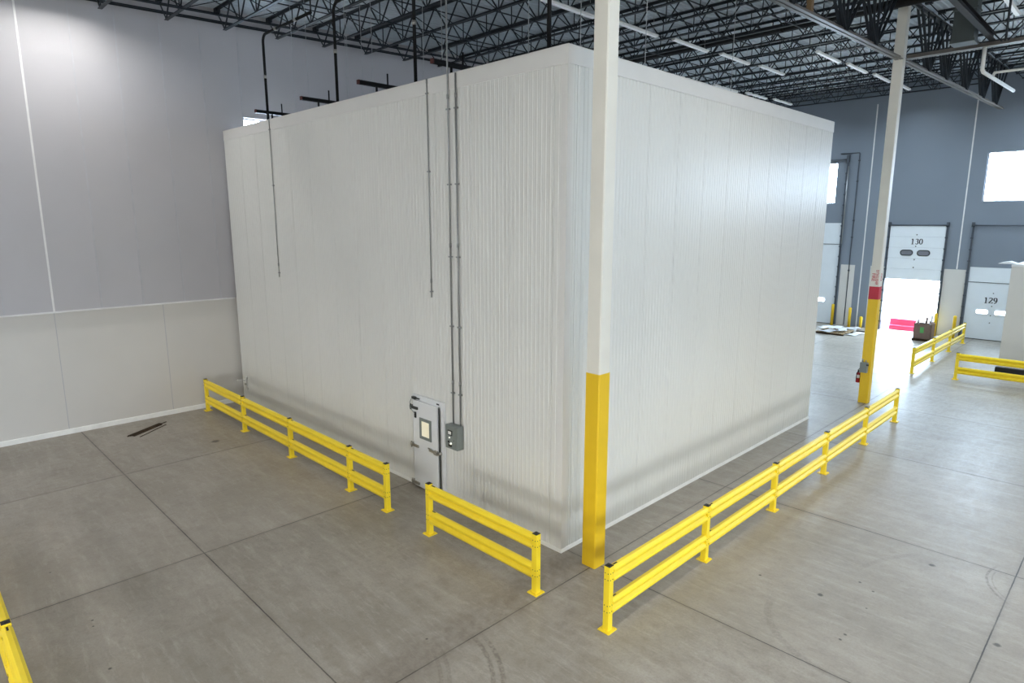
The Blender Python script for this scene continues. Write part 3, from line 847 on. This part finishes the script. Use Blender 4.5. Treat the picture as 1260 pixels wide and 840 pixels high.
def guard(posts, axis, other, lab, group):
    """posts: positions along the axis; other: fixed coordinate"""
    P = (lambda u, v, z: (u, other + v, z)) if axis == 'x' else (lambda u, v, z: (other + v, u, z))
    o = empty('guard_rail', P(posts[0], 0, 0), lab, 'guard rail', group)
    H = 1.10
    for i, u in enumerate(posts):
        x, y, _ = P(u, 0, 0)
        m_ = MB().box(x - 0.055, y - 0.055, 0.012, x + 0.055, y + 0.055, H)
        p = m_.build('post', 'yellow', o, bevel=0.006)
        MB().box(x - 0.11, y - 0.11, 0.0, x + 0.11, y + 0.11, 0.014).build('base_plate', 'yellow', p)
        bo = MB()
        for sx in (-0.085, 0.085):
            for sy in (-0.085, 0.085): bo.tube([(x + sx, y + sy, 0.014), (x + sx, y + sy, 0.032)], 0.011, 8)
        bo.each('anchor_bolt', 'yellow', p)
        MB().box(x - 0.052, y - 0.052, H, x + 0.052, y + 0.052, H + 0.008).box(x - 0.018, y - 0.018, H + 0.008, x + 0.018, y + 0.018, H + 0.016).build('post_cap', 'black', p)
        b = MB()
        for z in (0.88, 0.99, 0.33, 0.44):
            for q in (-0.028, 0.028):
                b.tube([(x + q, y - 0.055, z), (x + q, y - 0.058, z)], 0.009, 8)
                b.tube([(x + 0.055, y + q, z), (x + 0.058, y + q, z)], 0.009, 8)
        b.each('bolt_hole', 'ctrldark', p)
    for a, b in zip(posts, posts[1:]):
        for z in (0.80, 0.25):
            r = MB().prism(rail_profile(), P(a + 0.055, 0, z), P(b - 0.055, 0, z))
            r.build('rail', 'yellow', o)
            s = MB(); c = P(a + 0.15, 0, z + 0.278)
            if axis == 'x': s.box(c[0] - 0.05, c[1] - 0.012, c[2], c[0] + 0.05, c[1] + 0.012, c[2] + 0.006)
            else: s.box(c[0] - 0.012, c[1] - 0.05, c[2], c[0] + 0.012, c[1] + 0.05, c[2] + 0.006)
            s.build('rail_clip', 'black', o)
    return o


guard([-14.74, -11.68, -8.57, -5.50, -3.94], 'x', -1.35, 'long yellow guard rail before the ribbed wall, left of the small door', None)
guard([-2.40, 0.60], 'x', -1.35, 'short yellow guard rail of one bay between the small door and the near column', None)
guard([-1.30, 1.74, 4.78, 7.82, 10.92, 13.92], 'y', 2.10, 'long yellow guard rail along the right side of the white box', None)
guard([21.95, 25.3, 28.5, 31.6], 'y', 0.62, 'distant yellow guard rail running towards the dock door numbered 129', None)
guard([2.17, 5.22, 8.27], 'x', 22.0, 'yellow guard rail at the right edge of the picture before the white partition', None)
guard([-8.8, -5.75, -2.68, 0.37, 3.42], 'x', -8.17, 'yellow guard rail cut off by the lower left corner of the picture', None)

# ------------------------------------------------------------------ dock doors
def vision(dx0, z0, parent, pane='glass', yy=None, framemat='ctrldark'):
    wd, hh = 0.66, 0.34
    fr = MB(); n = 20
    def ring(w_, h_):
        r = h_ / 2; pts = []
        for k in range(n):
            a = -math.pi / 2 + math.pi * k / (n - 1); pts.append((w_ / 2 - r + r * math.cos(a), r * math.sin(a)))
        for k in range(n):
            a = math.pi / 2 + math.pi * k / (n - 1); pts.append((-w_ / 2 + r + r * math.cos(a), r * math.sin(a)))
        return pts
    A, B = ring(wd, hh), ring(wd - 0.10, hh - 0.10)
    cx, cz = dx0, z0; k = len(A)
    for q, y in ((A, yy), (B, yy), (A, yy - 0.02), (B, yy - 0.02)):
        fr.v += [(cx + a, y, cz + b) for a, b in q]
    for i in range(k):
        j = (i + 1) % k
        fr.f += [(2 * k + i, 2 * k + j, 3 * k + j, 3 * k + i), (i, j, 2 * k + j, 2 * k + i), (k + i, 3 * k + i, 3 * k + j, k + j), (i, k + i, k + j, j)]
    fr.smooth = [False] * len(fr.f)
    f = fr.build('vision_frame', framemat, parent)
    if pane != 'glass': MB().poly([(cx + a, yy - 0.004, cz + b) for a, b in B]).build('vision_pane', pane, f)
    return f


def digits(txt, cx, cz, yy, parent):
    """heavy seriffed numerals, each stroke thick where it runs upright and thin where it runs level"""
    def arc(x, z, rx, rz, a0, a1, n=14):
        return [(x + rx * math.cos(math.radians(a0 + (a1 - a0) * i / n)), z + rz * math.sin(math.radians(a0 + (a1 - a0) * i / n))) for i in range(n + 1)]
    G = {'1': [[(0.0, -0.15), (0.0, 0.15)], [(-0.06, -0.15), (0.06, -0.15)], [(-0.055, 0.11), (0.0, 0.15)]],
         '0': [arc(0, 0, 0.07, 0.145, 0, 360, 24)],
         '2': [arc(0, 0.075, 0.065, 0.07, 160, -35) + [(-0.07, -0.14)], [(-0.08, -0.14), (0.075, -0.14)], [(0.075, -0.14), (0.085, -0.09)]],
         '3': [arc(0, 0.075, 0.055, 0.07, 150, -90), arc(0, -0.07, 0.065, 0.078, 90, -150)],
         '9': [arc(0, 0.06, 0.065, 0.085, 0, 360, 20), [(0.065, 0.06), (0.06, -0.03), (0.03, -0.11), (-0.05, -0.145)]]}
    n = len(txt)
    for i, ch in enumerate(txt):
        ox = cx + (i - (n - 1) / 2) * 0.205
        m_ = MB()
        for st in G[ch]:
            base = len(m_.v); k = len(st)
            for q, (x, z) in enumerate(st):
                a, b = st[max(0, q - 1)], st[min(k - 1, q + 1)]
                dx, dz = b[0] - a[0], b[1] - a[1]; L_ = math.hypot(dx, dz) or 1
                wd = 0.011 + 0.017 * abs(dz) / L_
                nx, nz = -dz / L_ * wd, dx / L_ * wd
                for sg, y in ((1, yy), (-1, yy), (1, yy + 0.006), (-1, yy + 0.006)):
                    m_.v.append((ox + x + nx * sg, y, cz + z + nz * sg))
            for q in range(k - 1):
                b0 = base + 4 * q; b1 = b0 + 4
                m_.f += [(b0, b0 + 1, b1 + 1, b1), (b0 + 2, b1 + 2, b1 + 3, b0 + 3), (b0, b1, b1 + 2, b0 + 2), (b0 + 1, b0 + 3, b1 + 3, b1 + 1)]
            m_.f += [(base, base + 2, base + 3, base + 1), (base + 4 * k - 4, base + 4 * k - 3, base + 4 * k - 1, base + 4 * k - 2)]
        m_.smooth = [False] * len(m_.f)
        m_.build('number_lettering', 'text', parent)


def track(x, z1, parent, side):
    t_ = MB().box(x - 0.03, Y1 - 0.14, 0.0, x + 0.03, Y1 - 0.001, z1)
    for z in [0.5 + 0.62 * i for i in range(int((z1 - 0.5) / 0.62) + 1)]:
        t_.box(x - 0.06, Y1 - 0.16, z - 0.04, x + 0.06, Y1 - 0.10, z + 0.04)
    t_.build('track', 'track', parent)


d1 = empty('dock_door', (-2.5, Y1, 0), 'raised dock door numbered 130 above the bright open doorway', 'dock door')
for q, z in enumerate((3.05, 3.66, 4.27, 4.88, 5.49)):
    MB().box(-3.88, Y1 - 0.10, z, -1.12, Y1 - 0.04, z + 0.604).build('door_section', 'dockdoor', d1, bevel=0.004)
vision(-2.93, 4.58, d1, 'dockpane', Y1 - 0.10); vision(-2.08, 4.58, d1, 'dockpane', Y1 - 0.10)
digits('130', -2.47, 5.22, Y1 - 0.105, d1)
track(-3.93, 6.2, d1, -1); track(-1.07, 6.3, d1, 1)
MB().tube([(-3.95, Y1 - 0.12, 6.13), (-1.05, Y1 - 0.12, 6.13)], 0.035, 10).box(-4.0, Y1 - 0.16, 6.05, -3.88, Y1 - 0.02, 6.3).box(-1.12, Y1 - 0.16, 6.05, -1.0, Y1 - 0.02, 6.3).build('spring_shaft', 'track', d1)
bo = MB()
for z in (3.75, 4.2, 4.95, 5.6): bo.tube([(-2.5, Y1 - 0.10, z), (-2.5, Y1 - 0.115, z)], 0.035, 10)
bo.each('lock_knob', 'ctrldark', d1)

d2 = empty('dock_door', (1.56, Y1, 0), 'closed dock door numbered 129 behind the white partition', 'dock door')
V = [(0.70, 1.22, 1.42, 1.64), (1.52, 2.04, 1.42, 1.64)]
bounds_panel(MB(), 'y', Y1 + 0.02, 0.05, 0.18, 2.94, 0.03, 3.09, V).build('door_section', 'dockdoor', d2)
MB().box(0.18, Y1 + 0.0, 3.09, 2.94, Y1 + 0.06, 3.12).build('seal', 'ctrldark', d2)
MB().box(0.18, Y1 + 0.01, 3.12, 2.94, Y1 + 0.06, 3.92).build('header_section', 'dockdoor', d2)
MB().box(0.18, Y1 + 0.0, 0.0, 2.94, Y1 + 0.08, 0.03).build('bottom_seal', 'rubber', d2)
for a, b, c, d in V:
    vision((a + b) / 2, (c + d) / 2, d2, 'glass', Y1 + 0.02, 'dockdoor')
    MB().box(a, Y1 + 0.045, c, b, Y1 + 0.05, d).build('vision_pane', 'glass', d2)
digits('129', 1.28, 2.16, Y1 + 0.012, d2)
track(0.10, 6.25, d2, -1); track(3.02, 6.25, d2, 1)
MB().tube([(0.1, Y1 - 0.12, 6.13), (3.0, Y1 - 0.12, 6.13)], 0.035, 10).box(0.03, Y1 - 0.16, 6.05, 0.16, Y1 - 0.02, 6.3).build('spring_shaft', 'track', d2)
bo = MB()
for z in (0.95, 1.35, 1.85, 2.55): bo.tube([(1.36, Y1 + 0.02, z), (1.36, Y1 + 0.0, z)], 0.03, 10)
bo.each('lock_knob', 'ctrldark', d2)
for a, b, c, d in V: portal(((a + b) / 2, Y1 + 0.1, (c + d) / 2), (math.radians(-90), 0, 0), b - a, d - c)

d3 = empty('dock_door', (-8.0, Y1, 0), 'tall closed dock door half hidden behind the right edge of the white box', 'dock door')
V = [(-7.72, -7.22, 1.36, 1.60), (-8.6, -8.1, 1.36, 1.60)]
bounds_panel(MB(), 'y', Y1 + 0.02, 0.05, -9.45, -6.60, 0.03, 4.95, V).build('door_section', 'dockdoor', d3)
MB().box(-9.45, Y1, 4.95, -6.60, Y1 + 0.06, 4.98).build('seal', 'ctrldark', d3)
MB().box(-9.45, Y1 + 0.01, 4.98, -6.60, Y1 + 0.06, 6.25).build('header_section', 'dockdoor', d3)
MB().box(-9.45, Y1, 0.0, -6.60, Y1 + 0.08, 0.03).build('bottom_seal', 'rubber', d3)
for a, b, c, d in V:
    vision((a + b) / 2, (c + d) / 2, d3, 'glass', Y1 + 0.02, 'dockdoor')
    MB().box(a, Y1 + 0.045, c, b, Y1 + 0.05, d).build('vision_pane', 'glass', d3)
track(-6.55, 9.9, d3, 1)
MB().tube([(-9.3, Y1 - 0.12, 10.0), (-6.5, Y1 - 0.12, 10.0)], 0.04, 10).box(-6.6, Y1 - 0.2, 9.85, -6.46, Y1 - 0.02, 10.25).build('spring_shaft', 'track', d3)
sp = MB().tube([(-6.46, Y1 - 0.17, 5.0 + 0), (-6.46, Y1 - 0.17, 9.6)], 0.03, 8); sp.build('lift_chain', 'galv', d3)

# wall conduit loop right of door 131
o = MB().tube([(-7.0, Y1 - 0.05, 10.35), (-5.98, Y1 - 0.05, 10.35), (-5.94, Y1 - 0.05, 10.3), (-5.94, Y1 - 0.05, 0.05)], 0.025, 8)
for z in (9.9, 8.7, 6.4, 5.4, 3.4): o.box(-5.99, Y1 - 0.09, z - 0.04, -5.89, Y1 - 0.001, z + 0.04)
tag(o.build('wall_conduit', 'track'), 'thin dark conduit on the far wall left of the far column', 'conduit')

# bollards
bol = None
for x, y, h, lab in ((-6.52, 33.15, 1.32, 'yellow bollard at the right jamb of the tall far door'),
                     (-5.50, 33.1, 1.2, 'yellow bollard against the far wall, left of the far column, taller one'),
                     (-4.82, 33.0, 0.72, 'short yellow bollard just left of the far column'),
                     (-3.98, 33.05, 1.3, 'yellow bollard at the left jamb of the open doorway'),
                     (-1.02, 33.1, 1.3, 'yellow bollard at the right jamb of the open doorway'),
                     (-0.12, 33.1, 1.25, 'yellow bollard between the open doorway and door 129')):
    o = MB().lathe([(0.085, 0), (0.085, h - 0.06), (0.07, h - 0.02), (0.03, h)], (x, y, 0), 20).build('bollard', 'yellow2')
    tag(o, lab, 'bollard')

# red barrier outside the open doorway, cardboard bin, pallet scrap
o = empty('red_barrier', (-2.95, 34.3, 0), 'low red plastic barrier standing in the bright open doorway', 'barrier')
MB().prism([(-0.22, 0), (0.22, 0), (0.20, 0.22), (0.11, 0.30), (0.09, 0.66), (-0.09, 0.66), (-0.11, 0.30), (-0.20, 0.22)], (-3.58, 34.3, -0.02), (-2.2, 34.3, -0.02)).build('body', 'redplastic', o, bevel=0.02)
MB().box(-3.55, 34.05, 0.20, -2.23, 34.09, 0.24).build('rib', 'redplastic', o)

bn = empty('cardboard_bin', (-1.06, 31.1, 0), 'open grey brown cardboard bin with rubbish, standing by the bright doorway', 'box')
bm = MB()
x0, x1, y0, y1, zt = -1.50, -0.68, 30.75, 31.5, 0.92
for q in ((x0, y0, x1, y0 + 0.02), (x0, y1 - 0.02, x1, y1), (x0, y0, x0 + 0.02, y1), (x1 - 0.02, y0, x1, y1)): bm.box(q[0], q[1], 0.12, q[2], q[3], zt)
bm.box(x0, y0, 0.12, x1, y1, 0.14)
bm.build('walls', 'card', bn)
fm = MB()
fm.prism([(0, -0.005), (0.26, 0.12), (0.26, 0.13), (0, 0.01)], (x0, y0, zt), (x0, y1, zt)).prism([(0, -0.005), (-0.2, 0.16), (-0.2, 0.17), (0, 0.01)], (x1, y0, zt), (x1, y1, zt))
fm.each('flap', 'card', bn)
pm = MB()
for yv in (y0 + 0.0, y0 + 0.3, y0 + 0.62): pm.box(x0 - 0.05, yv, 0.0, x1 + 0.05, yv + 0.1, 0.09)
for xv in (x0 - 0.05, x0 + 0.2, x0 + 0.45, x0 + 0.72): pm.box(xv, y0 - 0.03, 0.09, xv + 0.12, y1 + 0.03, 0.119)
pm.build('pallet_base', 'wood', bn)
MB().box(x0 + 0.30, y0 - 0.004, 0.45, x0 + 0.48, y0 - 0.0005, 0.76).build('green_print', 'green', bn)
for i, (px, py, rx, ln) in enumerate(((-1.33, 30.9, 0.05, 1.0), (-1.08, 31.2, -0.04, 1.1), (-0.86, 31.05, -0.06, 1.25))):
    o = MB().bar((px, py, 0.15), (px - math.sin(rx) * ln, py + 0.1, 0.15 + math.cos(rx) * ln), 0.12, 0.02).build('scrap_board', 'sheet' if i != 1 else 'card')
    tag(o, 'scrap strip sticking out of the open cardboard bin', 'scrap', 'scrap strips in the bin')

sc = [(-5.75, 30.2, 0.05, 2.2, 0.3), (-5.3, 29.9, 0.04, 1.9, 0.2), (-5.6, 31.0, 0.07, 2.4, 0.15), (-4.95, 30.4, 0.06, 1.8, -0.1), (-5.9, 32.0, 0.05, 2.0, 0.4)]
pl = empty('flat_pallet', (-5.4, 30.6, 0), 'dark flattened wooden pallet on the floor by the tall far door, under white sheets', 'pallet')
pb = MB()
for yv in (29.5, 30.3, 31.1): pb.bar((-6.1, yv, 0.045), (-4.6, yv, 0.045), 0.1, 0.09)
pb.each('bearer', 'wood', pl)
pd = MB()
for i in range(8): pd.bar((-6.05 + i * 0.2, 29.4, 0.103), (-6.05 + i * 0.2, 31.2, 0.103), 0.11, 0.024)
pd.each('deck_board', 'woodpale', pl)
SH = [(-5.5, 29.9, 0.3, 0.6, 0.3, 0.165), (-5.0, 30.5, -0.35, 0.6, 0.22, 0.225), (-5.7, 30.6, 0.5, 0.7, 0.25, 0.285), (-5.2, 30.2, 0.1, 0.5, 0.18, 0.345),
      (-5.1, 32.35, -0.2, 0.5, 0.3, 0.045), (-4.25, 30.6, 0.15, 0.8, 0.2, 0.045), (-4.95, 32.1, 0.6, 0.5, 0.2, 0.11), (-6.3, 31.9, -0.5, 0.6, 0.25, 0.045)]
for i, (cx, cy, a, ln, wv, z) in enumerate(SH):
    m_ = MB(); nseg = 7; d = Vector((math.sin(a), math.cos(a), 0)); s_ = Vector((d.y, -d.x, 0))
    top = []; ph = random.uniform(0, 6)
    for k in range(nseg + 1):
        c_ = Vector((cx, cy, 0)) + d * ln * (2 * k / nseg - 1)
        for sg in (-1, 0, 1):
            top.append(c_ + s_ * wv * sg + Vector((0, 0, z + 0.025 * math.sin(ph + k * 1.3 + sg))))
    nv = len(top)
    m_.v = [tuple(p) for p in top] + [tuple(p - Vector((0, 0, 0.012))) for p in top]
    for k in range(nseg):
        for q in (0, 1):
            b0 = k * 3 + q
            m_.f += [(b0, b0 + 1, b0 + 4, b0 + 3), (nv + b0 + 3, nv + b0 + 4, nv + b0 + 1, nv + b0)]
        m_.f += [(k * 3, k * 3 + 3, nv + k * 3 + 3, nv + k * 3), (k * 3 + 2, nv + k * 3 + 2, nv + k * 3 + 5, k * 3 + 5)]
    m_.f += [(0, nv, nv + 1, 1), (1, nv + 1, nv + 2, 2), (nv - 3, nv - 2, 2 * nv - 2, 2 * nv - 3), (nv - 2, nv - 1, 2 * nv - 1, 2 * nv - 2)]
    m_.smooth = [False] * len(m_.f)
    tag(m_.build('plastic_sheet', 'sheet'), 'crumpled white sheet in the pile on the flat pallet by the far doors', 'sheet', 'white sheets on the pallet')
tag(MB().box(-4.6, 31.6, 0.0, -3.7, 31.72, 0.06).build('timber', 'wood'), 'dark timber on the floor between the sheet pile and the far column', 'timber')

# white partition with clutter on top and black kerb at the right edge
pt = empty('partition_room', (2.8, 27.3, 0), 'plain white partition block at the right edge, hiding part of door 129', 'partition')
MB().box(2.80, 27.3, 0, 9.2, 31.2, 4.45).build('panel', 'lower', pt, bevel=0.01)
MB().box(2.79, 27.28, 0, 9.2, 27.30, 0.1).build('base_trim', 'sealant', pt)
MB().box(2.79, 27.285, 4.36, 9.2, 27.30, 4.46).build('top_trim', 'joint', pt)
tag(MB().prism([(0, 0), (0.7, 0), (0.6, 0.05), (0.3, 0.11)], (2.95, 28.3, 4.462), (2.95, 27.5, 4.462)).build('plastic_sheet', 'sheet'), 'crumpled pale plastic lying on top of the white partition', 'sheet')
tag(MB().box(3.05, 24.75, 0.0, 8.5, 24.95, 0.22).build('rubber_kerb', 'rubber', None, bevel=0.02), 'long black rubber kerb on the floor behind the right edge guard rail', 'kerb')

# roof items at the upper right
o = empty('roof_duct', (2.6, 14.2, 11.45), 'dark square sheet metal duct dropping from the roof at the upper right', 'duct')
MB().box(2.38, 14.15, 11.42, 2.92, 14.68, roofz(14.4) + 0.01).build('casing', 'duct', o)
MB().box(2.35, 14.12, 11.38, 2.95, 14.71, 11.46).box(2.35, 14.12, 12.25, 2.95, 14.71, 12.3).build('flange', 'duct', o)
o = empty('support_beam', (3.1, 12, 11.5), 'black steel beam running below the roof to the crossing girder at upper right', 'steel beam')
MB().prism([(-0.08, 0), (0.08, 0), (0.08, 0.015), (0.01, 0.015), (0.01, 0.17), (0.08, 0.17), (0.08, 0.185), (-0.08, 0.185), (-0.08, 0.17), (-0.01, 0.17), (-0.01, 0.015), (-0.08, 0.015)], (3.12, 8.6, 11.60), (3.12, 15.60, 11.60)).build('beam', 'pipe', o)
MB().tube([(3.12, 8.7, 11.78), (3.12, 8.7, roofz(8.7) + 0.01)], 0.03, 8).build('hanger_rod', 'pipe', o)
o = empty('grey_pipe', (2.95, 15.75, 10.85), 'pale grey pipe hung below the crossing girder at the upper right', 'pipe')
MB().tube([(2.93, 15.72, 11.47), (2.93, 15.72, 10.85), (2.95, 15.8, 10.78), (3.05, 20.4, 10.85)], 0.055, 10).tube([(3.0, 16.9, 10.80), (3.05, 16.9, 10.92), (7.0, 16.9, 10.92)], 0.045, 10).build('pipe_run', 'sealant', o)

# scrap wood on the floor near the left wall
def plank(cx, cy, ang, ln, wd, th, z, lab, grp=None):
    d = Vector((math.cos(ang), math.sin(ang), 0)) * ln / 2
    c = Vector((cx, cy, z + th / 2))
    o = MB().bar(c - d, c + d, wd, th).build('scrap_lath', 'wood'); tag(o, lab, 'scrap wood', grp)


ang = math.atan2(-2.95 + 4.11, -14.33 + 13.59)
plank(-13.98, -3.50, ang, 1.25, 0.10, 0.02, 0.0, 'broad dark wooden lath on the floor near the left wall, left of the bundle')
plank(-13.87, -3.46, ang + 0.03, 1.15, 0.09, 0.02, 0.0, 'broad dark wooden lath on the floor near the left wall, right of the bundle')
plank(-13.93, -3.45, ang - 0.04, 1.5, 0.035, 0.012, 0.0205, 'longest thin dark strip lying on the lath bundle by the left wall')
plank(-13.70, -3.35, ang + 0.10, 1.2, 0.025, 0.012, 0.0, 'separate thin strip on the floor beside the dark lath bundle')
